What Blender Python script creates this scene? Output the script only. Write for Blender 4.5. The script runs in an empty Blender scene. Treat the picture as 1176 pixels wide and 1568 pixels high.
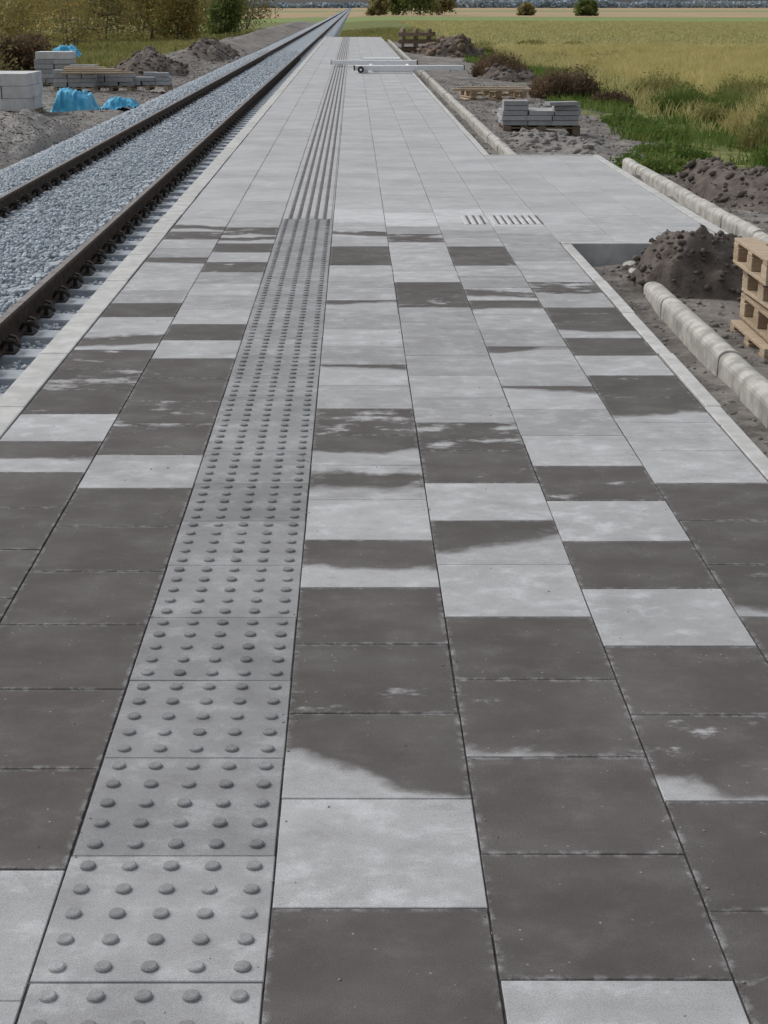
import bpy, math, random
import numpy as np
from mathutils import Vector, Matrix
random.seed(7); rng=np.random.default_rng(11)
S=bpy.context.scene; COL=S.collection

# ---------------------------------------------------------------- helpers
def hsh(xi,yi,seed):
    h=(xi.astype(np.int64)*374761393+yi.astype(np.int64)*668265263+seed*974634777)&0x7fffffff
    h=((h^(h>>13))*1274126177)&0x7fffffff
    h=(h^(h>>16))&0x7fffffff
    return h/float(0x7fffffff)
def vn(x,y,seed=0):
    x=np.asarray(x,float);y=np.asarray(y,float)
    xi=np.floor(x);yi=np.floor(y);fx=x-xi;fy=y-yi
    fx=fx*fx*(3-2*fx);fy=fy*fy*(3-2*fy)
    a=hsh(xi,yi,seed);b=hsh(xi+1,yi,seed);c=hsh(xi,yi+1,seed);d=hsh(xi+1,yi+1,seed)
    return (a*(1-fx)+b*fx)*(1-fy)+(c*(1-fx)+d*fx)*fy-0.5
def fbm(x,y,seed=0,o=4):
    r=0;a=1;f=1
    for i in range(o):
        r=r+a*vn(np.asarray(x)*f,np.asarray(y)*f,seed+i*17);a*=.5;f*=2.03
    return r
def mesh_np(name,V,F,mat,smooth=False,attrs=None,parent=None):
    V=np.asarray(V,np.float32).reshape(-1,3);F=np.asarray(F,np.int32)
    me=bpy.data.meshes.new(name)
    me.vertices.add(len(V));me.vertices.foreach_set('co',V.ravel())
    n,k=F.shape
    me.loops.add(n*k);me.loops.foreach_set('vertex_index',F.ravel())
    me.polygons.add(n);me.polygons.foreach_set('loop_start',np.arange(n,dtype=np.int32)*k)
    me.polygons.foreach_set('loop_total',np.full(n,k,np.int32))
    if smooth: me.polygons.foreach_set('use_smooth',np.ones(n,bool))
    me.update(calc_edges=True);me.validate()
    for m in (mat if isinstance(mat,list) else [mat]): me.materials.append(m)
    ob=bpy.data.objects.new(name,me);COL.objects.link(ob)
    if parent: ob.parent=parent
    return ob
def mesh_py(name,V,F,mats,mi=None,smooth=False,bevel=0,parent=None):
    me=bpy.data.meshes.new(name);me.from_pydata(V,[],F);me.update()
    for m in (mats if isinstance(mats,list) else [mats]): me.materials.append(m)
    if mi: me.polygons.foreach_set('material_index',mi)
    if smooth: me.polygons.foreach_set('use_smooth',[True]*len(F))
    ob=bpy.data.objects.new(name,me);COL.objects.link(ob)
    if bevel:
        b=ob.modifiers.new('b','BEVEL');b.width=bevel;b.segments=2;b.limit_method='ANGLE'
    if parent: ob.parent=parent
    return ob
class MB:
    def __init__(s): s.V=[];s.F=[];s.M=[]
    def box(s,x0,x1,y0,y1,z0,z1,m=0,rot=0,tilt=0,c=None):
        o=len(s.V);P=[(x0,y0,z0),(x1,y0,z0),(x1,y1,z0),(x0,y1,z0),(x0,y0,z1),(x1,y0,z1),(x1,y1,z1),(x0,y1,z1)]
        if rot or tilt:
            cc=Vector(c) if c else Vector(((x0+x1)/2,(y0+y1)/2,(z0+z1)/2))
            R=Matrix.Rotation(rot,3,'Z')@Matrix.Rotation(tilt,3,'Y')
            P=[tuple(R@(Vector(p)-cc)+cc) for p in P]
        s.V+=P
        for f in [(0,3,2,1),(4,5,6,7),(0,1,5,4),(1,2,6,5),(2,3,7,6),(3,0,4,7)]:
            s.F.append(tuple(o+i for i in f));s.M.append(m)
    def tube(s,p0,p1,r0,r1,n=8,m=0,cap=True):
        p0=Vector(p0);p1=Vector(p1);d=(p1-p0).normalized()
        a=d.orthogonal().normalized();b=d.cross(a);o=len(s.V)
        for p,r in((p0,r0),(p1,r1)):
            for i in range(n):
                t=2*math.pi*i/n;s.V.append(tuple(p+a*(r*math.cos(t))+b*(r*math.sin(t))))
        for i in range(n):
            j=(i+1)%n;s.F.append((o+i,o+j,o+n+j,o+n+i));s.M.append(m)
        if cap:
            s.F.append(tuple(o+n+i for i in range(n)));s.M.append(m)
            s.F.append(tuple(o+n-1-i for i in range(n)));s.M.append(m)
    def prism(s,prof,y0,y1,m=0):
        o=len(s.V);n=len(prof)
        for y in(y0,y1):
            for x,z in prof:s.V.append((x,y,z))
        for i in range(n):
            j=(i+1)%n;s.F.append((o+i,o+j,o+n+j,o+n+i));s.M.append(m)
        s.F.append(tuple(o+n-1-i for i in range(n)));s.M.append(m)
        s.F.append(tuple(o+n+i for i in range(n)));s.M.append(m)
    def make(s,name,mats,**k): return mesh_py(name,s.V,s.F,mats,s.M,**k)
def empty(name,loc=(0,0,0)):
    e=bpy.data.objects.new(name,None);COL.objects.link(e);return e

# ---------------------------------------------------------------- material helpers
class NT:
    def __init__(s,name):
        s.m=bpy.data.materials.new(name);s.m.use_nodes=True;s.t=s.m.node_tree
        s.b=s.t.nodes['Principled BSDF'];s.b.inputs['Specular IOR Level'].default_value=.2
        s.g=s.n('ShaderNodeNewGeometry')
    def n(s,ty,**k):
        x=s.t.nodes.new(ty)
        for a,v in k.items(): setattr(x,a,v)
        return x
    def L(s,a,b): s.t.links.new(a,b)
    def put(s,inp,v):
        if isinstance(v,bpy.types.NodeSocket): s.L(v,inp)
        else:
            try: inp.default_value=v
            except Exception: inp.default_value=(v,v,v,1)
    def math(s,op,a,b=0,c=0):
        x=s.n('ShaderNodeMath',operation=op);s.put(x.inputs[0],a);s.put(x.inputs[1],b)
        if op in('MULTIPLY_ADD','COMPARE'): s.put(x.inputs[2],c)
        return x.outputs[0]
    def ss(s,v,a,b,lo=0,hi=1):
        x=s.n('ShaderNodeMapRange',interpolation_type='SMOOTHSTEP')
        s.put(x.inputs[0],v);s.put(x.inputs[1],a);s.put(x.inputs[2],b);s.put(x.inputs[3],lo);s.put(x.inputs[4],hi)
        return x.outputs[0]
    def noise(s,scale,detail=4,rough=.55,vec=None,sc=None):
        v=vec or s.g.outputs['Position']
        if sc:
            mp=s.n('ShaderNodeMapping');s.L(v,mp.inputs[0]);mp.inputs['Scale'].default_value=sc;v=mp.outputs[0]
        x=s.n('ShaderNodeTexNoise');x.inputs['Scale'].default_value=scale;x.inputs['Detail'].default_value=detail
        x.inputs['Roughness'].default_value=rough;s.L(v,x.inputs['Vector']);return x.outputs[0]
    def mix(s,f,a,b,bt='MIX'):
        x=s.n('ShaderNodeMix',data_type='RGBA',blend_type=bt)
        s.put(x.inputs[0],f);s.put(x.inputs[6],a);s.put(x.inputs[7],b);return x.outputs[2]
    def bump(s,h,st=.5,d=.01):
        x=s.n('ShaderNodeBump');x.inputs['Strength'].default_value=st;x.inputs['Distance'].default_value=d
        s.L(h,x.inputs['Height']);s.L(x.outputs[0],s.b.inputs['Normal'])
    def xyz(s):
        x=s.n('ShaderNodeSeparateXYZ');s.L(s.g.outputs['Position'],x.inputs[0]);return x.outputs
def c4(r,g,b): return (r,g,b,1)
def simple(name,c1,c2,scale=8,rough=.85,bs=.3,bd=.01,rand=0,metal=0,detail=5,sc=None):
    t=NT(name);n=t.noise(scale,detail,.6,sc=sc)
    f=t.ss(n,.3,.7)
    if rand:
        f=t.math('ADD',t.math('MULTIPLY',f,1-rand),t.math('MULTIPLY',t.g.outputs['Random Per Island'],rand))
    t.L(t.mix(f,c4(*c1),c4(*c2)),t.b.inputs['Base Color']);t.b.inputs['Roughness'].default_value=rough
    t.b.inputs['Metallic'].default_value=metal
    if bs: t.bump(n,bs,bd)
    return t.m

# paving
t=NT('concrete_paving')
a=t.n('ShaderNodeAttribute',attribute_name='tst');sep=t.n('ShaderNodeSeparateColor');t.L(a.outputs['Color'],sep.inputs[0])
lo,hi,pa=sep.outputs[0],sep.outputs[1],sep.outputs[2];al=a.outputs['Alpha']
u_=t.n('ShaderNodeAttribute',attribute_name='tuv');su=t.n('ShaderNodeSeparateXYZ');t.L(u_.outputs['Vector'],su.inputs[0])
U,Vv,W=su.outputs
X_,Y_,Z_=t.xyz()
n1=t.noise(4.5,6,.6,sc=(.8,1.0,1));n2=t.noise(6.0,7,.66,sc=(.6,1.1,1));nf=t.noise(350,3,.7);nm=t.noise(28,6,.7);nb=t.noise(1.7,4,.6)
nk=t.noise(9,7,.7,sc=(.8,1,1))
vp=t.math('ADD',W,t.math('MULTIPLY',t.math('SUBTRACT',n1,.5),.8))
m1=t.ss(vp,t.math('SUBTRACT',lo,.10),t.math('ADD',lo,.06))
m2=t.ss(vp,t.math('SUBTRACT',hi,.06),t.math('ADD',hi,.10),1,0)
pm=t.ss(t.math('ADD',n2,pa),.50,.62,1,0)
wet=t.math('MULTIPLY',t.math('MULTIPLY',m1,m2),pm)
e1=t.math('MINIMUM',t.math('MINIMUM',U,t.math('SUBTRACT',1,U)),t.math('MINIMUM',Vv,t.math('SUBTRACT',1,Vv)))
em=t.math('MULTIPLY',t.ss(e1,.0,.05,1,0),t.ss(nm,.46,.62))
wet2=t.math('MULTIPLY',wet,t.math('SUBTRACT',1,t.math('MULTIPLY',em,.5)))
near=t.ss(Y_,9,14,1,.35)
dry=t.mix(t.ss(nb,.3,.7),c4(.35,.355,.36),c4(.425,.43,.435))
dry=t.mix(t.math('MULTIPLY',t.math('MULTIPLY',t.ss(nk,.47,.68),.7),near),dry,c4(.56,.57,.58))
dry=t.mix(t.math('MULTIPLY',t.math('MULTIPLY',t.ss(nk,.47,.30),.45),near),dry,c4(.25,.25,.25))
dry=t.mix(t.math('MULTIPLY',t.ss(nm,.5,.75),.28),dry,c4(.27,.27,.265))
wc=t.mix(t.ss(n1,.3,.75),c4(.088,.081,.077),c4(.130,.122,.118))
wc=t.mix(t.math('MULTIPLY',t.ss(nk,.5,.75),.35),wc,c4(.175,.168,.163))
wc=t.mix(t.math('MULTIPLY',t.ss(nm,.55,.8),.3),wc,c4(.17,.16,.155))
col=t.mix(wet2,dry,wc)
gr=t.ss(nf,.25,.75,.74,1.24)
gm=t.n('ShaderNodeCombineColor')
gx=t.math('MULTIPLY',gr,al)
for i in range(3): t.L(gx,gm.inputs[i])
col=t.mix(1.0,col,gm.outputs[0],'MULTIPLY')
vo=t.n('ShaderNodeTexVoronoi');vo.inputs['Scale'].default_value=34;t.L(t.g.outputs['Position'],vo.inputs['Vector'])
sp=t.math('MULTIPLY',t.ss(vo.outputs['Distance'],.04,.11,1,0),t.ss(nk,.46,.58))
col=t.mix(t.math('MULTIPLY',sp,.7),col,c4(.42,.41,.39))
t.L(col,t.b.inputs['Base Color']);t.L(t.ss(wet,0,1,.95,.85),t.b.inputs['Roughness']);t.bump(nf,.3,.002)
M_TILE=t.m
M_BED=simple('joint_sand',(.03,.028,.025),(.10,.095,.09),18)
M_KERB=simple('kerb_concrete',(.38,.38,.37),(.58,.58,.565),9,.9,.2,.004,rand=.3,detail=8)
M_WALL=simple('wall_concrete',(.13,.13,.125),(.26,.26,.25),5,.9,.3,.01)
M_LWALL=simple('pale_concrete',(.28,.275,.25),(.60,.585,.54),9,.9,.4,.008,rand=.2,detail=8)
M_SLEEP=simple('sleeper_concrete',(.32,.36,.39),(.48,.52,.56),12,.9,.3,.005,rand=.3)
M_STONE=simple('ballast_stone',(.29,.335,.37),(.60,.65,.70),25,.95,.3,.01,rand=.65)
M_STONEB=simple('ballast_bed',(.18,.21,.235),(.44,.48,.52),14,.95,1.0,.05,detail=8)
M_RAIL=simple('rail_rust',(.045,.035,.030),(.11,.082,.066),20,.85,.3,.004,detail=8)
M_RTOP=simple('rail_top',(.15,.13,.12),(.26,.24,.23),10,.5,0,metal=.4)
M_CLIP=simple('clip_steel',(.018,.015,.014),(.045,.036,.03),20,.6,.2,.003)
M_SOIL=simple('wet_soil',(.06,.050,.043),(.19,.165,.145),6,.95,1.0,.05,rand=.35,detail=8)
M_GRSOIL=simple('grey_soil',(.13,.122,.113),(.34,.32,.30),9,.95,1.0,.04,rand=.5,detail=8)
M_PEB=simple('gravelly_soil',(.16,.15,.138),(.42,.40,.38),16,.95,1.0,.04,rand=.6,detail=8)
M_WOOD=simple('timber',(.28,.205,.135),(.55,.45,.33),6,.85,.4,.006,rand=.5,sc=(1,8,8),detail=7)
M_DWOOD=simple('dark_timber',(.09,.068,.05),(.27,.20,.145),6,.85,.4,.006,rand=.6)
M_PAVER=simple('paver_grey',(.28,.285,.29),(.46,.465,.47),12,.85,.3,.004,rand=.6)
M_WHITE=simple('white_block',(.46,.46,.455),(.68,.68,.67),5,.7,.3,.01,rand=.4,detail=7)
M_TARP=simple('blue_tarp',(.04,.29,.50),(.14,.52,.76),5,.5,.5,.03)
M_ALU=simple('painted_aluminium',(.76,.77,.78),(.84,.85,.86),12,.5,.1,.002)
M_RUB=simple('black_rubber',(.02,.02,.02),(.05,.05,.05),12,.8,.1,.002)
M_BARK=simple('bark',(.09,.07,.055),(.20,.165,.13),10,.9,.5,.01)
def leafmat(name,c1,c2,c3,tl=.45):
    t=NT(name);r=t.n('ShaderNodeValToRGB');e=r.color_ramp.elements
    e[0].color=c4(*c1);e[1].color=c4(*c3);x=e.new(.5);x.color=c4(*c2)
    nb=t.noise(.9,3)
    f=t.math('ADD',t.math('MULTIPLY',t.g.outputs['Random Per Island'],.55),t.math('MULTIPLY',t.ss(nb,.35,.65),.45))
    t.L(f,r.inputs[0]);t.L(r.outputs[0],t.b.inputs['Base Color']);t.b.inputs['Roughness'].default_value=.85
    tr=t.n('ShaderNodeBsdfTranslucent');t.L(r.outputs[0],tr.inputs[0]);mx=t.n('ShaderNodeMixShader');mx.inputs[0].default_value=tl
    t.L(t.b.outputs[0],mx.inputs[1]);t.L(tr.outputs[0],mx.inputs[2])
    t.L(mx.outputs[0],t.t.nodes['Material Output'].inputs[0])
    return t.m
M_GREEN=leafmat('green_grass',(.06,.11,.022),(.13,.20,.045),(.25,.28,.09))
M_STRAW=leafmat('meadow_grass',(.33,.31,.12),(.50,.44,.19),(.64,.56,.31))
M_WEED=leafmat('weeds',(.11,.145,.04),(.24,.24,.085),(.42,.36,.16))
M_DRYW=leafmat('dry_weeds',(.065,.045,.03),(.15,.105,.07),(.28,.19,.12))
M_LEAF=leafmat('autumn_foliage',(.13,.13,.045),(.29,.25,.085),(.52,.36,.12))
M_LEAFG=leafmat('green_foliage',(.07,.11,.035),(.15,.19,.055),(.27,.28,.10))
M_OLV=leafmat('olive_foliage',(.14,.135,.06),(.28,.25,.11),(.46,.38,.18))

# ground
t=NT('ground_mix');X,Y,Z=t.xyz()
na=t.noise(.8,4);nbg=t.noise(3.0,7,.65);nl=t.noise(.06,4);ns=t.noise(.35,5,.6);nh=t.noise(14,6,.7)
soil=t.mix(t.ss(nbg,.3,.7),c4(.085,.077,.070),c4(.24,.22,.20))
soil=t.mix(t.math('MULTIPLY',t.ss(na,.45,.7),.6),soil,c4(.31,.30,.28))
soil=t.mix(t.math('MULTIPLY',t.ss(nh,.45,.65),.4),soil,c4(.35,.34,.32))
grass=t.mix(t.ss(nbg,.3,.7),c4(.08,.115,.03),c4(.22,.22,.08))
field=t.mix(t.ss(nl,.35,.65),c4(.36,.34,.12),c4(.50,.43,.19));field=t.mix(t.math('MULTIPLY',t.ss(ns,.4,.7),.4),field,c4(.30,.31,.11))
corn=t.mix(t.ss(nl,.4,.6),c4(.42,.30,.18),c4(.33,.275,.155))
xr=t.math('ADD',X,t.math('MULTIPLY',t.math('SUBTRACT',na,.5),3.0))
xr=t.math('SUBTRACT',xr,t.math('MULTIPLY',t.ss(Y,30,85),.8))
xl=t.math('ADD',t.math('MULTIPLY',X,-1),t.math('MULTIPLY',t.math('SUBTRACT',na,.5),3.0))
g=t.mix(t.ss(xr,4.3,4.9),soil,grass);g=t.mix(t.ss(xr,6.6,8.0),g,field)
g=t.mix(t.ss(xl,9.3,10.2),g,grass);g=t.mix(t.ss(xl,30,45),g,field)
g=t.mix(t.math('MULTIPLY',t.ss(Y,86,95),t.ss(xl,4.5,3.0)),g,grass)
yy=t.math('ADD',Y,t.math('MULTIPLY',X,.15))
g=t.mix(t.math('MULTIPLY',t.ss(yy,240,260),t.ss(yy,330,350,1,0)),g,c4(.20,.26,.09))
g=t.mix(t.ss(yy,340,360),g,corn)
g=t.mix(t.math('MULTIPLY',t.ss(yy,700,720),t.ss(yy,900,940,1,0)),g,c4(.20,.25,.12))
t.L(g,t.b.inputs['Base Color']);t.b.inputs['Roughness'].default_value=.95
t.bump(nbg,.7,.06);M_GROUND=t.m

# ---------------------------------------------------------------- levels
BX=[-5.9,-5.4,-4.9,-4.35,-3.05,-1.9,-1.5,-1.1]
BZ=[-1.05,-.84,-.66,-.57,-.575,-.61,-.67,-1.15]
def ballz(x): return np.interp(x,BX,BZ)
def gz(x,y):
    x=np.asarray(x,float);y=np.asarray(y,float)
    a=np.interp(x,[-60,-14,-9,-6.2,-5.6,-5.3,-1.4,1.5,1.56,1.84,2.0,2.6,4.6,6.5,60],
                  [-1.0,-.95,-.75,-.80,-.86,-1.15,-1.15,-.8,-.25,-.23,-.22,-.28,-.40,-.52,-.7])
    # back-filled soil against the end of the wide section
    a=a+np.clip((x-1.52)/.1,0,1)*np.clip((3.4-x)/.5,0,1)*np.clip((y-8.9)/1.2,0,1)*np.clip((10.9-y)/.3,0,1)*.10
    w=np.interp(x,[-60,-14,-9,-6.2,-5.6,-5.3,-1.4,2.6,2.78,3.0,3.3,4.6,6.5,60],
                  [-1.0,-.95,-.75,-.80,-.86,-1.15,-1.15,-.7,-.22,-.20,-.22,-.36,-.52,-.7])
    f=np.interp(x,[-60,-14,-9,-6.2,-5.6,-5.3,-1.6,-1.1,2,6.5,60],
                  [-1.0,-.95,-.75,-.80,-.86,-1.15,-1.15,-.85,-.6,-.52,-.7])
    k=np.clip((y-10.47)/.08,0,1)*np.clip((17.2-y)/.12,0,1)
    k2=np.clip((y-85.2)/1,0,1)
    z=a*(1-k)+w*k;z=z*(1-k2)+f*k2
    ins=((x>-5.7)&(x<1.53))
    amp=np.where(ins,0,1)*np.clip(np.abs(x-1.6)/1.2,.3,1)
    z=z+amp*(fbm(x*1.1,y*1.1,3)*.10+fbm(x*5,y*5,9,3)*.035*np.where(y<60,1,0))
    bank=np.exp(-((x+7.6)/1.1)**2)*np.clip((y-48)/6,0,1)*np.clip((260-y)/60,0,1)
    z=z+bank*(.35+.45*fbm(x*.5,y*.25,21))
    return z
def axis(segs):
    o=[]
    for a,b,s in segs: o.append(np.arange(a,b,s))
    return np.concatenate(o+[[segs[-1][1]]])
xs=np.concatenate([-np.geomspace(3000,30,22),axis([(-29,-12,.8),(-12,-5.6,.18),(-5.6,1.4,.5),(1.4,3.6,.05),(3.6,8,.18),(8,30,.8)]),np.geomspace(31,3000,22)])
ys=np.concatenate([axis([(-300,-20,40),(-20,0,2),(0,4,.5),(4,20,.08),(20,45,.25),(45,100,.6),(100,200,3)]),np.geomspace(205,4000,40)])
XX,YY=np.meshgrid(xs,ys);ZZ=gz(XX,YY)
V=np.stack([XX,YY,ZZ],-1).reshape(-1,3);nx,ny=len(xs),len(ys)
I=np.arange(nx*ny).reshape(ny,nx)
F=np.stack([I[:-1,:-1],I[:-1,1:],I[1:,1:],I[1:,:-1]],-1).reshape(-1,4)
mesh_np('ground',V,F,M_GROUND,True)

# ---------------------------------------------------------------- platform tiles
tV=[];tF=[];tU=[];tC=[]
def code(c):
    r=random.uniform
    return {'W':(-3,4,r(-.19,-.08)),'D':(4,5,0),'N':(r(.33,.45),4,-.15),'n':(r(.0,.10),4,-.10),'F':(-3,r(.55,.7),-.15),
            'M':(r(.3,.4),r(.7,.8),-.08),'T':(r(.78,.85),4,-.15),'H':(.5,4,-.15),'P':(-3,4,r(-.03,.02)),'L':(.26,4,-.17)}[c]
def add(vs,fs,uvw,st):
    o=len(tV)
    tV.extend(vs);tU.extend(uvw);tC.extend([st]*len(vs))
    tF.extend([tuple(o+i for i in f) for f in fs])
def tile(x0,y0,w,l,c='D',al=1.0,zt=0.0):
    g=.0015;j=lambda:random.uniform(-.0011,.0011)
    a,b=x0+g+.0005+j(),x0+w-g-.0005+j();p,q=y0+g+j(),y0+l-g+j();ch=.0016
    zz=[zt+random.uniform(-.0007,.0007) for _ in range(4)]
    T=[(a+ch,p+ch,zz[0]),(b-ch,p+ch,zz[1]),(b-ch,q-ch,zz[2]),(a+ch,q-ch,zz[3])]
    C=[(a,p,zz[0]-ch),(b,p,zz[1]-ch),(b,q,zz[2]-ch),(a,q,zz[3]-ch)]
    Bm=[(a,p,-.04),(b,p,-.04),(b,q,-.04),(a,q,-.04)]
    vs=T+C+Bm
    fs=[(0,1,2,3)]+[(4+i,4+(i+1)%4,(i+1)%4,i) for i in range(4)]+[(8+i,8+(i+1)%4,4+(i+1)%4,4+i) for i in range(4)]
    sl=random.uniform(-.25,.25)
    if c=='H': sl=-.45
    if c=='L': sl=.6
    if c in'WD': sl=0
    uv=[((v[0]-x0)/w,(v[1]-y0)/l) for v in vs]
    s=code(c)
    add(vs,fs,[(u,v,v+sl*(u-.5)) for u,v in uv],(s[0],s[1],s[2],al*random.uniform(.94,1.06)))
cols={
'L2':(-1.35,1.885,'WWWWnWWWNDWPWMDWDDDNDDPM'),
'L1':(-.95,1.70,'DDWWWWWWDWPWWDWDDDDWDWMP'),
'B':(-.15,1.97,'WDLWWNDMNPDTDDDTDDDWWDM'),
'C':(.25,1.755,'DWWnWDHDWPDDDDDDPWDDDDP'),
'D':(.65,1.96,'WWnWDWDWDDTDTDDNMDDWWDD'),
'E':(1.05,1.755,'WWWWWnWWDDNWDWNWDPDDDDD'),
'T':(-.55,1.749,'D'*60)}
PEND=84.6;SW=11.55
def rib(cx,y0_,y1_,w1=.021,w2=.015,al=1.05):
    vs=[(cx-w1,y0_,-.0004),(cx+w1,y0_,-.0004),(cx+w1,y1_,-.0004),(cx-w1,y1_,-.0004),
        (cx-w2,y0_+.006,.005),(cx+w2,y0_+.006,.005),(cx+w2,y1_-.006,.005),(cx-w2,y1_-.006,.005)]
    add(vs,[(4,5,6,7),(0,1,5,4),(1,2,6,5),(2,3,7,6),(3,0,4,7)],[(.5,.5,.5)]*8,(4,5,0,al))
for k,(x0,d0,cs) in cols.items():
    i0=-int((d0+1.2)/.4)
    i=i0
    while True:
        y=d0+i*.4
        if y>PEND-.2: break
        c=cs[i] if 0<=i<len(cs) else ('D' if i>0 else random.choice('WWWD'))
        al=1.0
        if y>SW-.1: c='D';al=1.08
        elif c=='D' and y>5.2 and random.random()<.35: al=.84
        if k=='T':
            c='D';al=.76 if y<SW else .92
            if y<2.3: al=.86
            if 3.3<y<3.7 or 4.2<y<4.9: al=.66
        if k in('D','E','B','C') and 11.35<y<12.0: al=1.30
        l=min(.4,PEND-y)
        tile(x0,y,.4,l,c,al)
        if k=='T':
            if y<SW:
                for a in range(5):
                    for b in range(5):
                        cx=x0+.04+.08*a;cy=y+.04+.08*b;n=14
                        vs=[];h=.0068
                        for r,z in((.0155,-.0005),(.0148,.0048),(.0118,h)):
                            for q in range(n):
                                th=2*math.pi*q/n;vs.append((cx+r*math.cos(th),cy+r*math.sin(th),z))
                        fs=[]
                        for lv in(0,1):
                            for q in range(n): fs.append((lv*n+q,lv*n+(q+1)%n,(lv+1)*n+(q+1)%n,(lv+1)*n+q))
                        fs.append(tuple(2*n+q for q in range(n)))
                        add(vs,fs,[(.5,.5,.5)]*len(vs),(4,5,0,al*random.uniform(.68,.95)))
            else:
                for a in range(6): rib(x0+.033+.0667*a,y+.004,y+l-.004,.020,.015,1.06)
                for a in range(5):
                    cx=x0+.0667*(a+1)
                    vs=[(cx-.0115,y+.003,.0012),(cx+.0115,y+.003,.0012),(cx+.0115,y+l-.003,.0012),(cx-.0115,y+l-.003,.0012)]
                    add(vs,[(0,1,2,3)],[(.5,.5,.5)]*4,(-3,4,-.5,1.25))
        i+=1
for a in range(11):
    cx=.87+.055*a
    if abs(cx-1.05)<.02: continue
    rib(cx,11.45,11.98,.017,.012,1.35)
    if abs(cx+.0275-1.05)>.012:
        c_=cx+.0275;add([(c_-.009,11.46,.0012),(c_+.009,11.46,.0012),(c_+.009,11.97,.0012),(c_-.009,11.97,.0012)],[(0,1,2,3)],[(.5,.5,.5)]*4,(-3,4,-.5,1.4))
for cx in range(3):
    y=10.56-(.2 if cx%2 else 0)
    while y<16.95:
        y0=max(y,10.56);l=min(y+.4,16.96)-y0
        if l>.02: tile(1.45+.4*cx,y0,.4,l,'D',1.07)
        y+=.4
me=bpy.data.meshes.new('platform_paving');me.from_pydata(tV,[],tF);me.update();me.materials.append(M_TILE)
at=me.attributes.new('tuv','FLOAT_VECTOR','POINT');at.data.foreach_set('vector',np.array(tU,np.float32).ravel())
at=me.attributes.new('tst','FLOAT_COLOR','POINT');at.data.foreach_set('color',np.array(tC,np.float32).ravel())
COL.objects.link(bpy.data.objects.new('platform_paving',me))

b=MB();b.box(-1.352,1.455,-3,84.62,-1.3,-.005);b.box(1.456,2.655,10.55,16.97,-1.3,-.0052)
b.make('platform_base',M_BED)
b=MB();y=-3
while y<84.6:
    l=min(1.0,84.6-y);dx=random.uniform(-.003,.003)
    b.box(-1.495+dx,-1.357+dx,y+.003,y+l-.003,-.16,.003+random.uniform(-.0015,.0015));y+=1
b.make('platform_edge_kerb',M_KERB,bevel=.006)
b=MB();b.box(-1.46,-1.353,-3,84.6,-1.3,-.161);b.box(-1.46,1.5,84.62,84.9,-1.3,-.1);b.make('platform_wall',M_WALL)
b=MB()
def kerbrun(x0,x1,y0,y1,along='y'):
    a=y0 if along=='y' else x0;e=y1 if along=='y' else x1
    while a<e-.01:
        l=min(1.0,e-a);d=random.uniform(-.003,.003)
        if along=='y': b.box(x0+d,x1+d,a+.002,a+l-.002,-.32,.004+d*.3)
        else: b.box(a+.002,a+l-.002,y0+d,y1+d,-.32,.004+d*.3)
        a+=l
kerbrun(1.458,1.525,-3,10.45);kerbrun(1.458,1.525,17.06,84.6)
kerbrun(1.458,2.74,10.47,10.545,'x');kerbrun(2.66,2.74,10.55,16.97);kerbrun(1.458,2.74,16.975,17.05,'x')
kerbrun(-1.5,1.52,84.61,84.70,'x')
b.make('platform_kerb',M_KERB,bevel=.005)
n=900;x=rng.choice([-.55,-.15,.25,.65,1.05,1.45,-.95],n)+rng.normal(size=n)*.010;y=rng.uniform(1.5,11,n)
x2,y2=rng.uniform(-1.3,1.45,500),rng.uniform(1.5,11,500)
P=np.stack([np.r_[x,x2],np.r_[y,y2],np.full(n+500,.0005)],-1)

def rkerb(name,xc,y0,y1,zt,w=.12,L=.5):
    b=MB();y=y0
    while y<y1-.01:
        l=min(L,y1-y);d=random.uniform(-.006,.006);dz=random.uniform(-.006,.006)
        pr=[(xc+d-w/2,-.95),(xc+d+w/2,-.95),(xc+d+w/2,zt+dz-.045)]
        for i in range(1,8):
            a=math.pi*i/8;pr.append((xc+d+w/2*math.cos(a),zt+dz-.045+.045*math.sin(a)))
        pr.append((xc+d-w/2,zt+dz-.045))
        b.prism(pr,y+.0015,y+l-.0015);y+=l
    return b.make(name,M_LWALL,bevel=.003)
rkerb('concrete_retaining_kerb',1.93,0,10.40,-.10)
rkerb('concrete_retaining_kerb',3.16,9.2,17.6,-.08)
rkerb('concrete_retaining_kerb',1.93,17.3,84,-.10)

# ---------------------------------------------------------------- track
def sheet(name,xs,ys,zf,mat):
    XX,YY=np.meshgrid(xs,ys);V=np.stack([XX,YY,zf(XX,YY)],-1).reshape(-1,3);nx,ny=len(xs),len(ys)
    I=np.arange(nx*ny).reshape(ny,nx);F=np.stack([I[:-1,:-1],I[:-1,1:],I[1:,1:],I[1:,:-1]],-1).reshape(-1,4)
    return mesh_np(name,V,F,mat,True)
sheet('ballast_bed',np.arange(-5.9,-1.05,.09),np.concatenate([np.arange(-4,30,.1),np.arange(30,90,.5),np.geomspace(90,2500,60)]),
      lambda x,y:ballz(x)-.03+np.where(y<60,fbm(x*9,y*9,5,2)*.04,0.02),M_STONEB)
ico=[];ph=(1+5**.5)/2
for a,b_ in((-1,ph),(1,ph),(-1,-ph),(1,-ph)): ico.append((a,b_,0))
for a,b_ in((-1,ph),(1,ph),(-1,-ph),(1,-ph)): ico.append((0,a,b_))
for a,b_ in((-1,ph),(1,ph),(-1,-ph),(1,-ph)): ico.append((b_,0,a))
ico=np.array(ico)/1.902
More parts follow.
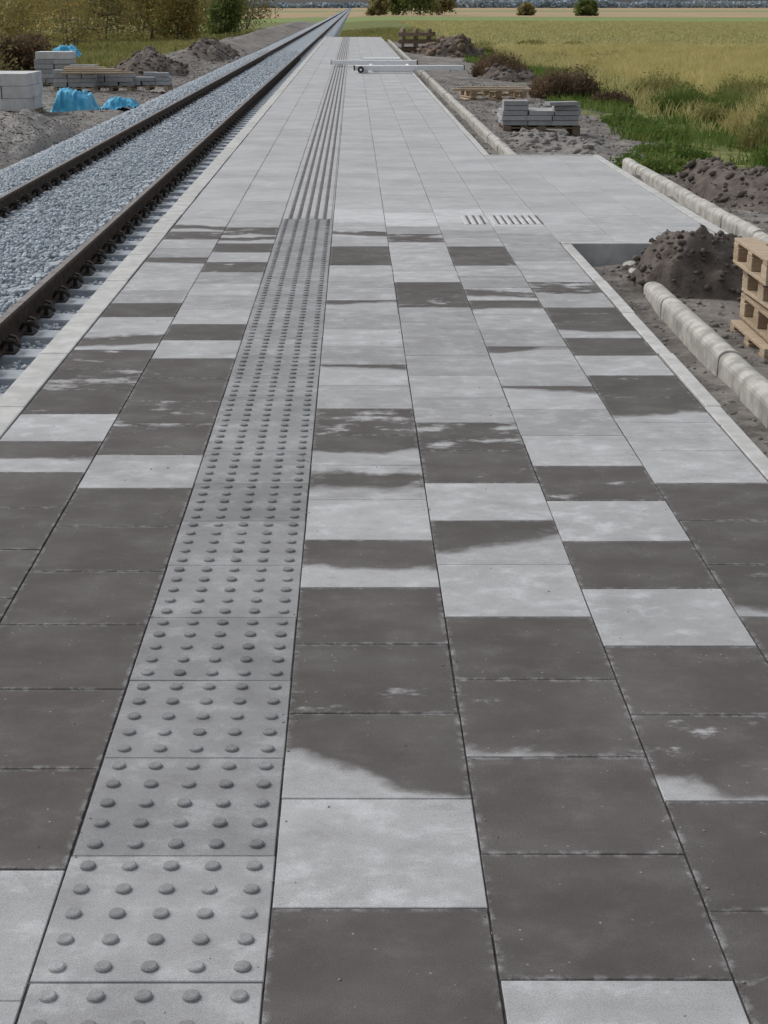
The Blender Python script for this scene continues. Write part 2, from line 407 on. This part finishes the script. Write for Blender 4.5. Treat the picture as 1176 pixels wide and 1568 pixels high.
icf=np.array([(0,11,5),(0,5,1),(0,1,7),(0,7,10),(0,10,11),(1,5,9),(5,11,4),(11,10,2),(10,7,6),(7,1,8),(3,9,4),(3,4,2),(3,2,6),(3,6,8),(3,8,9),(4,9,5),(2,4,11),(6,2,10),(8,6,7),(9,8,1)])
def rocks(name,P,size,mat,flat=.75,parent=None):
    n=len(P);v=np.tile(ico,(n,1,1))*rng.uniform(.72,1.15,(n,12,1))*rng.uniform(.6,1.2,(n,1,3))
    q=rng.normal(size=(n,4));q/=np.linalg.norm(q,axis=1)[:,None];w,x,y,z=q.T
    R=np.stack([1-2*(y*y+z*z),2*(x*y-z*w),2*(x*z+y*w),2*(x*y+z*w),1-2*(x*x+z*z),2*(y*z-x*w),2*(x*z-y*w),2*(y*z+x*w),1-2*(x*x+y*y)],-1).reshape(n,3,3)
    v=np.einsum('nij,nkj->nki',R,v);v[:,:,2]*=flat
    v=v*np.asarray(size).reshape(-1,1,1)+P[:,None,:]
    F=(icf[None]+12*np.arange(n)[:,None,None]).reshape(-1,3)
    return mesh_np(name,v.reshape(-1,3),F,mat,parent=parent)
rocks('sand_crumbs',P,np.minimum(rng.exponential(.0012,len(P))+.0007,.0045),M_PEB)
def scat(n,x0,x1,y0,y1):
    return rng.uniform(x0,x1,n),rng.uniform(y0,y1,n)
Ps=[];Ss=[]
for n,y0,y1,s0,s1 in((62000,5,28,.014,.031),(30000,28,80,.024,.044)):
    x,y=scat(n,-5.75,-1.5,y0,y1)
    rail=np.minimum(np.abs(x+2.335),np.abs(x+3.84))
    ys_=np.abs((y/.6)-np.round(y/.6))*.6
    on=(x>-4.32)&(x<-1.78)&(ys_<.13)
    keep=(rail>.09)&~(on&((rail<.24)|(rng.uniform(size=n)<.18)|(x>-2.3)))
    x=x[keep];y=y[keep];on=on[keep]
    s=rng.uniform(s0,s1,len(x));z=ballz(x)+rng.uniform(-.02,.014,len(x))-np.where((x>-2.25),.02,0)+np.where(on,.006,0)
    Ps.append(np.stack([x,y,z],-1));Ss.append(s)
rocks('gravel_ballast',np.concatenate(Ps),np.concatenate(Ss),M_STONE)
b=MB()
for i in range(0,180):
    y=i*.6
    pr=[(-4.32,-.8),(-1.74,-.8),(-1.74,-.595),(-1.79,-.58),(-2.6,-.57),(-2.8,-.595),(-3.3,-.595),(-3.5,-.57),(-4.27,-.58),(-4.32,-.60)]
    o=len(b.V);n=len(pr)
    for yy_,k in((y-.14,0),(y+.14,0)):
        for x,z in pr: b.V.append((x,yy_+(0.02 if (z>-.7 and yy_<y) else (-.02 if z>-.7 else 0)),z))
    for q in range(n):
        j=(q+1)%n;b.F.append((o+q,o+j,o+n+j,o+n+q));b.M.append(0)
    b.F.append(tuple(o+n-1-q for q in range(n)));b.M.append(0);b.F.append(tuple(o+n+q for q in range(n)));b.M.append(0)
b.make('railway_sleepers',M_SLEEP,bevel=.01)
for xc in(-2.335,-3.84):
    R=empty('railway_rail');b=MB()
    zt=-.40;zb=-.565
    pr=[(-.075,zb),(.075,zb),(.075,zb+.012),(.012,zb+.032),(.009,zt-.045),(.034,zt-.036),(.036,zt-.012),(.026,zt-.001),(-.026,zt-.001),(-.036,zt-.012),(-.034,zt-.036),(-.009,zt-.045),(-.012,zb+.032),(-.075,zb+.012)]
    pr=[(xc+x,z) for x,z in pr]
    for y0,y1 in((-4,40),(40.002,200),(200.002,2500)): b.prism(pr,y0,y1)
    b.make('rail_profile',M_RAIL,parent=R)
    b=MB();b.box(xc-.026,xc+.026,-4,2500,zt-.0005,zt+.0015);b.make('running_surface',M_RTOP,parent=R)
    b=MB()
    for i in range(5,110):
        y=i*.6
        b.box(xc-.14,xc+.14,y-.075,y+.075,-.582,-.5635)
        for s in(-1,1):
            pts=[(xc+s*.05,y-.06,zb+.03),(xc+s*.085,y-.08,zb+.085),(xc+s*.13,y-.065,zb+.075),(xc+s*.16,y,zb+.03),(xc+s*.13,y+.065,zb+.075),(xc+s*.085,y+.08,zb+.085),(xc+s*.05,y+.06,zb+.03)]
            for p,q in zip(pts[:-1],pts[1:]): b.tube(p,q,.012,.012,5)
            b.tube((xc+s*.1,y,zb-.02),(xc+s*.1,y,zb+.08),.018,.014,7)
    b.make('spring_clips',M_CLIP,parent=R)

# ---------------------------------------------------------------- mounds, clods
def mound(name,cx,cy,rx,ry,h,mat,seed,z0=None,clods=80,cs=(.02,.06),rot=0,cm=None):
    E=empty(name);n=72
    a=np.linspace(-1.25,1.25,n);A,B=np.meshgrid(a,a)
    r=np.sqrt(A*A+B*B)*(1+.25*fbm(A*1.6+seed,B*1.6,seed,2))+.22*fbm(A*2.2+seed,B*2.2,seed+2,3)
    q=np.clip(1-r,0,1);dome=1-(1-q)**2.0;dome=dome*np.clip(q*3.2,0,1)**.5
    hh=dome*(.85+.45*fbm(A*2.6,B*2.6,seed+5,2))+(.14*fbm(A*6,B*6,seed+8,4)+.05*np.abs(fbm(A*14,B*14,seed+9,2)))*np.clip(1.25-r,0,1)
    c,s=math.cos(rot),math.sin(rot)
    X=cx+A*rx*c-B*ry*s;Y=cy+A*rx*s+B*ry*c
    base=gz(X,Y) if z0 is None else np.full_like(X,z0)
    Z=base-.05+hh*h*1.05
    V=np.stack([X,Y,Z],-1).reshape(-1,3);I=np.arange(n*n).reshape(n,n)
    F=np.stack([I[:-1,:-1],I[:-1,1:],I[1:,1:],I[1:,:-1]],-1).reshape(-1,4)
    mesh_np('heap',V,F,mat,True,parent=E)
    k=rng.integers(0,n*n,clods);k=k[(r.ravel()[k]<1.2)]
    P=V[k]+rng.normal(size=(len(k),3))*[.02,.02,.005]
    rocks('clods',P,rng.uniform(cs[0],cs[1],len(k))*rng.uniform(.4,1.1,len(k)),cm or mat,parent=E)
mound('soil_heap',2.26,9.88,.60,.50,.52,M_SOIL,5,z0=-.24,clods=1600,cs=(.006,.034))
mound('soil_heap',3.95,15.3,.6,1.7,.42,M_SOIL,14,clods=900,cs=(.02,.06),rot=.15)
mound('soil_heap',3.9,12.0,.6,1.2,.26,M_SOIL,15,clods=700,cs=(.02,.05))
mound('soil_heap',4.35,43,1.0,1.4,.50,M_SOIL,24,clods=200,cs=(.05,.14))
mound('rubble_heap',4.1,64,1.3,1.5,.8,M_SOIL,34,clods=260,cs=(.1,.28),cm=M_DWOOD)
mound('rubble_heap',2.9,21.5,1.0,2.2,.16,M_GRSOIL,36,clods=700,cs=(.02,.10))
mound('rubble_heap',3.3,28.5,1.1,2.2,.22,M_GRSOIL,37,clods=700,cs=(.03,.11))
mound('gravel_heap',-6.5,29.0,1.25,4.5,.55,M_PEB,44,clods=6000,cs=(.012,.045))
mound('gravel_heap',-8.3,24.5,1.6,3.0,.7,M_PEB,46,clods=3000,cs=(.012,.045))
mound('soil_heap',-7.2,56,1.3,6,.50,M_SOIL,48,clods=500,cs=(.05,.15))
mound('soil_heap',-6.8,76,1.2,9,.55,M_SOIL,49,clods=500,cs=(.06,.2))
x,y=scat(20000,1.56,4.9,3,40);z=gz(x,y);k=~((x<3.3)&(y>10.3)&(y<17.3))&((x<1.84)|(x>2.02))
rocks('soil_clods',np.stack([x,y,z],-1)[k],rng.uniform(.005,.022,k.sum())*rng.uniform(.4,1.6,k.sum()),M_GRSOIL)
x,y=scat(9000,-11,-5.3,15,80);z=gz(x,y)
rocks('soil_clods',np.stack([x,y,z],-1),rng.uniform(.012,.055,len(x)),M_PEB)

# ---------------------------------------------------------------- pallets, stacks
def pallet(b,x,y,z,w=1.2,d=.8,m=0,rot=0):
    c=(x+w/2,y+d/2,z)
    for i in range(3): b.box(x+i*(w-.1)/2,x+i*(w-.1)/2+.1,y,y+d,z,z+.022,m,rot,c=c)
    for i in range(3):
        for j in range(3):
            px=x+i*(w-.12)/2;py=y+j*(d-.12)/2
            b.box(px,px+.12,py,py+.12,z+.0225,z+.10,m,rot,c=c)
    for j in range(3): b.box(x,x+w,y+j*(d-.1)/2,y+j*(d-.1)/2+.1,z+.1005,z+.122,m,rot,c=c)
    for i in range(5):
        w_=.12;xx=x+i*(w-w_)/4;b.box(xx,xx+w_,y,y+d,z+.1225,z+.144,m,rot,c=c)
b=MB()
for i in range(4): pallet(b,2.24+random.uniform(-.03,.05),7.95+random.uniform(-.03,.03),-.33+i*.16,rot=random.uniform(-.05,.02))
b.make('pallet_stack',M_WOOD,bevel=.004)
def slabstack(b,x,y,z,w,d,layers,th=.08,m=1,miss=.12,sz=.4,var=0):
    nx=int(round(w/sz));nyy=int(round(d/sz))
    for i in range(nx):
        for j in range(nyy):
            top=layers-(random.randint(0,var) if var else 0)
            for L in range(top):
                if L>=layers-1 and random.random()<miss: continue
                q=random.uniform(-.02,.02);rr=random.uniform(-.06,.06) if var else 0
                b.box(x+i*sz+.005+q,x+(i+1)*sz-.008+q,y+j*sz+.005+q,y+(j+1)*sz-.008+q,z+L*th+.001,z+(L+1)*th-.006,m,rr)
b=MB();pallet(b,2.35,24.0,-.34);slabstack(b,2.33,24.0,-.19,.8,.8,6,.075,miss=.5,sz=.4,var=3);slabstack(b,3.13,24.0,-.19,.5,.8,4,.075,miss=.5,sz=.42,var=1)
b.box(3.0,3.5,23.9,24.1,.115,.17,1,.3);b.make('paving_slab_stack',[M_DWOOD,M_PAVER],bevel=.005)
b=MB();pallet(b,2.25,31.5,-.36,rot=.08);pallet(b,2.4,32.4,-.30,rot=-.2);pallet(b,2.3,31.7,-.2,rot=.25);
b.box(2.0,3.6,31.2,31.32,-.04,.0,0,.06);b.box(2.2,3.5,31.5,31.65,-.03,.02,0,-.1);b.make('wooden_pallets',M_WOOD,bevel=.005)
b=MB()
for L in range(8):
    z=-.5+L*.15
    if L%2:
        for i in range(3): b.box(2.05+i*.55,2.17+i*.55,65,67,z,z+.14,0,random.uniform(-.03,.03))
    else:
        for i in range(4): b.box(1.9+random.uniform(-.1,.1),3.4+random.uniform(-.1,.2),65+i*.5,65.25+i*.5,z,z+.14,0,random.uniform(-.05,.05))
b.make('timber_stack',M_DWOOD,bevel=.01)
b=MB();pallet(b,-8.45,34.6,-.80);pallet(b,-8.45,35.5,-.8)
for L in range(3):
    for i in range(2):
        for j in range(3):
            q=random.uniform(-.025,.025);b.box(-8.45+i*.61+q,-7.85+i*.61+q,34.6+j*.55,35.13+j*.55,-.655+L*.27,-.39+L*.27,1)
b.make('concrete_block_stack',[M_WOOD,M_WHITE],bevel=.012)
b=MB();pallet(b,-9.7,47.5,-.8)
slabstack(b,-9.7,47.5,-.655,1.2,.8,5,.14,m=1,sz=.6)
b.box(-9.65,-8.55,47.5,48.3,.05,.26,2)
b.make('concrete_block_stack',[M_WOOD,M_PAVER,M_WHITE],bevel=.02)
b=MB()
for k in range(3):
    pallet(b,-8.6+k*1.0,44.6+k*.5,-.78,rot=random.uniform(-.1,.1))
    slabstack(b,-8.6+k*1.0,44.6+k*.5,-.63,1.2,.8,5-k,.12,m=1,miss=.4,var=2)
for k in range(4): b.box(-8.3,-6.2-k*.3,44.2+k*.2,44.35+k*.2,-.25+k*.045,-.21+k*.045,0,random.uniform(-.12,.12))
b.make('paving_slab_stack',[M_WOOD,M_PAVER],bevel=.01)
def tarp(cx,cy,w,d,h,seed,z0=-.8):
    n=50;a=np.linspace(-1,1,n);A,B=np.meshgrid(a,a)
    r=np.maximum(np.abs(A),np.abs(B))
    H=np.clip((1.0-r)*2.6,0,1);H=H*H*(3-2*H)
    Z=z0+h*H*(.8+.5*fbm(A*1.3,B*1.3,seed))+.09*fbm(A*5,B*5,seed+3,3)+.05*np.abs(fbm(A*9,B*3,seed+4,2))
    X=cx+A*w/2*(1+.15*fbm(A,B,seed+6));Y=cy+B*d/2*(1+.15*fbm(B,A,seed+7))
    V=np.stack([X,Y,Z],-1).reshape(-1,3);I=np.arange(n*n).reshape(n,n)
    F=np.stack([I[:-1,:-1],I[:-1,1:],I[1:,1:],I[1:,:-1]],-1).reshape(-1,4)
    mesh_np('blue_tarpaulin',V,F,M_TARP,True)
tarp(-6.6,36.8,1.0,1.2,.48,3);tarp(-5.75,38.2,.85,1.0,.25,8);tarp(-9.0,49,.9,.8,.3,12,.1);tarp(-7.1,39.5,.9,.9,.3,19)

def straight(x0,y0,x1,y1,z,name,hh=.11):
    L=math.hypot(x1-x0,y1-y0);b=MB();cx,cy=(x0+x1)/2,(y0+y1)/2;r=math.atan2(y1-y0,x1-x0)
    b.box(cx-L/2,cx+L/2,cy-.14,cy+.14,z,z+hh,0,r,c=(cx,cy,z))
    b.box(cx-L/2-.02,cx-L/2,cy-.145,cy+.145,z-.005,z+hh+.005,1,r,c=(cx,cy,z));b.box(cx+L/2,cx+L/2+.02,cy-.145,cy+.145,z-.005,z+hh+.005,1,r,c=(cx,cy,z))
    for q in(-.4,.4): b.box(cx+q*L-.06,cx+q*L+.06,cy-.12,cy+.12,.006,z-.001,0,r,c=(cx,cy,z))
    b.make(name,[M_ALU,M_RUB],bevel=.005)
straight(-.57,42.6,1.75,42.4,.07,'aluminium_straightedge')
straight(.05,38.6,2.75,38.8,.07,'aluminium_straightedge')
b=MB();b.tube((.2,38.35,.09),(.2,38.42,.09),.08,.08,16,1);b.tube((.2,38.34,.09),(.2,38.43,.09),.03,.03,12,0)
for k in range(3): b.box(.5+k*.12,1.5+k*.1,39.4+k*.7,39.75+k*.7,.006+k*.0,.07,0,.05*k-.05)
b.box(.45,.50,39.3,41.6,.075,.12,0);b.box(1.42,1.47,39.3,41.6,.075,.12,0)
b.make('levelling_frame',[M_ALU,M_RUB],bevel=.004)
b=MB();b.box(-.62,.2,45,45.5,.006,.08,0,.2);b.box(.3,1.4,46,46.6,.006,.12,0,-.1);b.make('white_boards',M_ALU,bevel=.005)

# ---------------------------------------------------------------- vegetation
def blades(name,x,y,z,h,w,mat,lean=.35):
    n=len(x);a=rng.uniform(0,2*np.pi,n);lx=rng.normal(size=n)*lean*h;ly=rng.normal(size=n)*lean*h
    dx=np.cos(a)*w/2;dy=np.sin(a)*w/2
    p0=np.stack([x-dx,y-dy,z],-1);p1=np.stack([x+dx,y+dy,z],-1)
    m0=np.stack([x+lx*.35-dx*.8,y+ly*.35-dy*.8,z+h*.55],-1);m1=np.stack([x+lx*.35+dx*.8,y+ly*.35+dy*.8,z+h*.55],-1)
    tp=np.stack([x+lx,y+ly,z+h],-1)
    V=np.stack([p0,p1,m1,m0,tp],1).reshape(-1,3);o=5*np.arange(n)[:,None]
    F=np.concatenate([o+[0,1,2],o+[0,2,3],o+[3,2,4]],0)
    return mesh_np(name,V,F,mat)
def region(n,x0,x1,y0,y1,edge=0,seed=0,thr=-9,pw=1.0):
    y=y0+(y1-y0)*rng.uniform(size=n)**pw;x=rng.uniform(x0,x1,n)
    k=fbm(x*.6,y*.6,seed,3)>thr;return x[k],y[k]
x,y=region(42000,4.1,8.0,12,70,seed=50,thr=-.12);k=(x+fbm(x*.7,y*.5,51)*1.6>4.5);x,y=x[k],y[k]
blades('green_grass',x,y,gz(x,y)-.02,rng.uniform(.06,.24,len(x))*(1+.5*vn(x*.8,y*.8,7)),.012+y*.0004,M_GREEN)
def fieldpts(n,y0,y1,xa,slope):
    y=np.sqrt(rng.uniform(y0*y0,y1*y1,n));x=xa+rng.uniform(size=n)*(slope*y+6);return x,y
x,y=fieldpts(110000,13,80,6.0,.30);k=x+fbm(x*.5,y*.4,52)*2.2>6.5;x,y=x[k],y[k]
h=rng.uniform(.18,.42,len(x))*(1+.7*vn(x*.5,y*.5,8))
blades('meadow_grass',x,y,gz(x,y)-.02,h,.007+y*.0004,M_STRAW,.5)
x,y=fieldpts(60000,80,230,6.5,.30)
blades('meadow_grass',x,y,gz(x,y)-.02,rng.uniform(.08,.24,len(x)),.02+y*.0006,M_STRAW,.6)
def leaves(name,P,s,mat,parent=None):
    n=len(P);a=rng.normal(size=(n,3));a/=np.linalg.norm(a,axis=1)[:,None]
    b_=rng.normal(size=(n,3));b_-=a*(a*b_).sum(1)[:,None];b_/=np.linalg.norm(b_,axis=1)[:,None]
    sz=(s*rng.uniform(.6,1.4,n))[:,None]
    V=np.stack([P-a*sz,P+b_*sz*.45,P+a*sz,P-b_*sz*.45],1).reshape(-1,3)
    F=(4*np.arange(n)[:,None]+[0,1,2,3]);return mesh_np(name,V,F,mat,parent=parent)
def clump(cx,cy,r,h,n,mat,name,leaf=.05,lv=2):
    k=np.sqrt(rng.uniform(size=n));a=rng.uniform(0,6.283,n);x=cx+r*k*np.cos(a);y=cy+r*k*np.sin(a)
    zz=gz(x,y);hh=h*(1-.5*k**2)*rng.uniform(.5,1.1,n)
    E=empty(name)
    o=blades('stems',x,y,zz-.02,hh,.012+cy*.0003,mat,.25);o.parent=E
    m=n*lv;idx=rng.integers(0,n,m);f=rng.uniform(.2,1,m)
    P=np.stack([x[idx]+rng.normal(size=m)*.06,y[idx]+rng.normal(size=m)*.06,zz[idx]+hh[idx]*f],-1)
    leaves('leaves',P,leaf,mat,E)
for i in range(34):
    d=random.uniform(16,36);xx=5.2+random.uniform(0,3.4)+(d-16)*.09
    clump(xx,d,random.uniform(.3,.7),random.uniform(.35,.85),520,random.choice([M_WEED,M_WEED,M_STRAW,M_GREEN]),'weed_clump',.032,2)
for i in range(14):
    d=random.uniform(20,34);xx=6.2+random.uniform(0,2.6)+(d-20)*.07
    clump(xx,d,random.uniform(.3,.6),random.uniform(.6,.95),420,M_STRAW,'tall_grass_clump',.02,1)
for i in range(22):
    d=random.uniform(36,90);xx=6+random.uniform(0,7)
    clump(xx,d,random.uniform(.4,.9),random.uniform(.2,.45),300,random.choice([M_WEED,M_STRAW]),'weed_clump',.05)
for cx,cy,r,h in((4.25,43.3,.65,.85),(3.9,44,.5,.7),(5.0,35.3,.6,.7),(4.5,34.6,.55,.65),(5.6,33.5,.4,.4)):
    clump(cx,cy,r,h,900,M_DRYW,'dry_weed_clump',.04)
for cx,cy in((3.7,18.6),(4.4,21),(5.0,14.8),(4.9,16.5),(4.8,24),(4.9,27)):
    clump(cx,cy,.5,.25,700,M_GREEN,'nettle_patch',.03)
x,y=region(70000,-26,-8.6,36,150,seed=60,thr=-.3,pw=1.3);k=(x+fbm(x*.5,y*.4,61)*2.5<-9.6);x,y=x[k],y[k]
blades('green_grass',x,y,gz(x,y)-.02,rng.uniform(.12,.4,len(x)),.02+y*.0006,M_WEED)
x,y=region(9000,-1.0,6,86,150);blades('green_grass',x,y,gz(x,y)-.02,rng.uniform(.1,.4,len(x)),.06,M_WEED)

def tree(name,x,y,h,r,mat,nl=3500,low=.1,leaf=.11,trunks=1):
    E=empty(name);z0=float(gz(np.array([x]),np.array([y]))[0]);b=MB();tips=[]
    for t_ in range(trunks):
        p=Vector((x+random.uniform(-.2,.2)*trunks*.5,y+random.uniform(-.2,.2),z0-.1));rad=.025*h/ (trunks**.5)
        dv=Vector((random.uniform(-.3,.3)*(trunks>1),random.uniform(-.3,.3)*(trunks>1),1)).normalized()
        for i in range(6):
            q=p+dv*h*.15+Vector((random.uniform(-.06,.06)*h*.3,random.uniform(-.06,.06)*h*.3,0));b.tube(p,q,rad,rad*.78,7);rad*=.78;p=q
            if i>=1 or low<.2:
                for k in range(4):
                    a=random.uniform(0,6.283);L=r*random.uniform(.5,1.05)*(1-.09*i)
                    e=p+Vector((math.cos(a)*L,math.sin(a)*L,random.uniform(-.05,.45)*L));m=p.lerp(e,.55)+Vector((0,0,.08*L))
                    b.tube(p,m,rad*.5,rad*.3,5);b.tube(m,e,rad*.3,rad*.1,5);tips+= [m,e,e,p.lerp(e,.8)]
    b.make('trunk',M_BARK,parent=E)
    T=np.array([tuple(v) for v in tips]);idx=rng.integers(0,len(T),nl)
    P=T[idx]+rng.normal(size=(nl,3))*r*.17
    P=P[P[:,2]>z0+.02];leaves('foliage',P,leaf,mat,E)
for x_,y_,h_,r_,m_ in((-12.6,51,3.0,1.3,M_OLV),(-14.5,54,3.6,1.6,M_OLV),(-13.2,60,3.0,1.5,M_LEAF),(-17,63,4.5,2,M_OLV),(-15.2,72,4,1.9,M_LEAF),(-19,84,5,2.3,M_OLV),(-11.6,55,1.4,.8,M_DRYW),(-16.5,92,4,2,M_LEAF)):
    tree('shrub',x_,y_,h_,r_,m_,3000,.0,.075,5)
for x_,y_,h_,r_,m_ in((-12.4,112,4.5,2.0,M_LEAF),(-15,118,6,2.6,M_LEAF),(-18,112,6.5,2.8,M_OLV),(-10.6,128,3.6,1.7,M_LEAFG),(-14,140,7,3.0,M_LEAF),(-22,130,7.5,3.4,M_LEAF),(-28,125,7,3.2,M_LEAFG),(-21,155,8,3.6,M_OLV),(-33,150,9,4,M_LEAF),(-12,175,6,3,M_OLV)):
    tree('tree',x_,y_,h_,r_,m_,3600,.0,.15,3)
for x_,y_,h_,r_,m_ in((17,395,10,5,M_LEAFG),(11,400,8,4,M_LEAFG),(23,410,7,4,M_OLV),(6,380,4,2.5,M_OLV),(58,390,3.2,2.6,M_LEAFG),(44,400,2.5,2.0,M_OLV),(-60,380,5,4,M_LEAF),(-25,330,4,3,M_OLV)):
    tree('tree',x_,y_,h_,r_,m_,2600,.0,.45,2)
n=60000;x=rng.uniform(-1400,1500,n);hh=6+6*np.clip(fbm(x*.006,x*0,90,4)+.3,0,2)+4*vn(x*.05,x*0,91)
P=np.stack([x,2300+rng.uniform(-30,30,n),-1+rng.uniform(0,1,n)**.8*hh],-1)
t=NT('hazed_distant_foliage');nn=t.noise(.02,3);t.L(t.mix(t.ss(nn,.35,.65),c4(.30,.38,.44),c4(.42,.48,.52)),t.b.inputs['Base Color']);t.b.inputs['Roughness'].default_value=1  # pale blue-grey: aerial haze painted into the foliage colour
leaves('distant_tree_line',P,3.0,t.m)
n=16000;x=rng.uniform(-330,-30,n);P=np.stack([x,430+rng.uniform(-12,12,n)+x*.1,-1+rng.uniform(0,1,n)*(3.5+5*np.clip(fbm(x*.03,x*0,95)+.3,0,1))],-1)
leaves('hedgerow',P,.8,M_OLV)

# ---------------------------------------------------------------- light, world, camera
w=bpy.data.worlds.new('World');S.world=w;w.use_nodes=True;nt=w.node_tree;bg=nt.nodes['Background']
sky=nt.nodes.new('ShaderNodeTexSky');sky.sky_type='NISHITA';sky.sun_disc=False
el,az=math.radians(48),math.radians(-60)
sky.sun_elevation=el;sky.sun_rotation=az;sky.air_density=1.0;sky.dust_density=4.0;sky.ozone_density=1.0
hs=nt.nodes.new('ShaderNodeHueSaturation');hs.inputs['Saturation'].default_value=.32
nt.links.new(sky.outputs[0],hs.inputs['Color']);nt.links.new(hs.outputs[0],bg.inputs[0]);bg.inputs[1].default_value=.14
sl=bpy.data.lights.new('sun','SUN');sl.energy=.85;sl.angle=math.radians(35);sl.color=(1,.975,.94)
so=bpy.data.objects.new('sun',sl);COL.objects.link(so)
d=Vector((math.sin(az)*math.cos(el),math.cos(az)*math.cos(el),math.sin(el)))
so.rotation_euler=d.to_track_quat('Z','Y').to_euler()
cam=bpy.data.cameras.new('camera');co=bpy.data.objects.new('camera',cam);COL.objects.link(co);S.camera=co
cam.sensor_fit='VERTICAL';cam.sensor_height=36;cam.lens=36*2289/1568;cam.shift_x=48/1568
cam.clip_start=.05;cam.clip_end=8000
co.location=(0,0,1.57);co.rotation_euler=(math.radians(90-18.69),0,0)
S.view_settings.view_transform='Standard';S.view_settings.look='None';S.view_settings.exposure=0
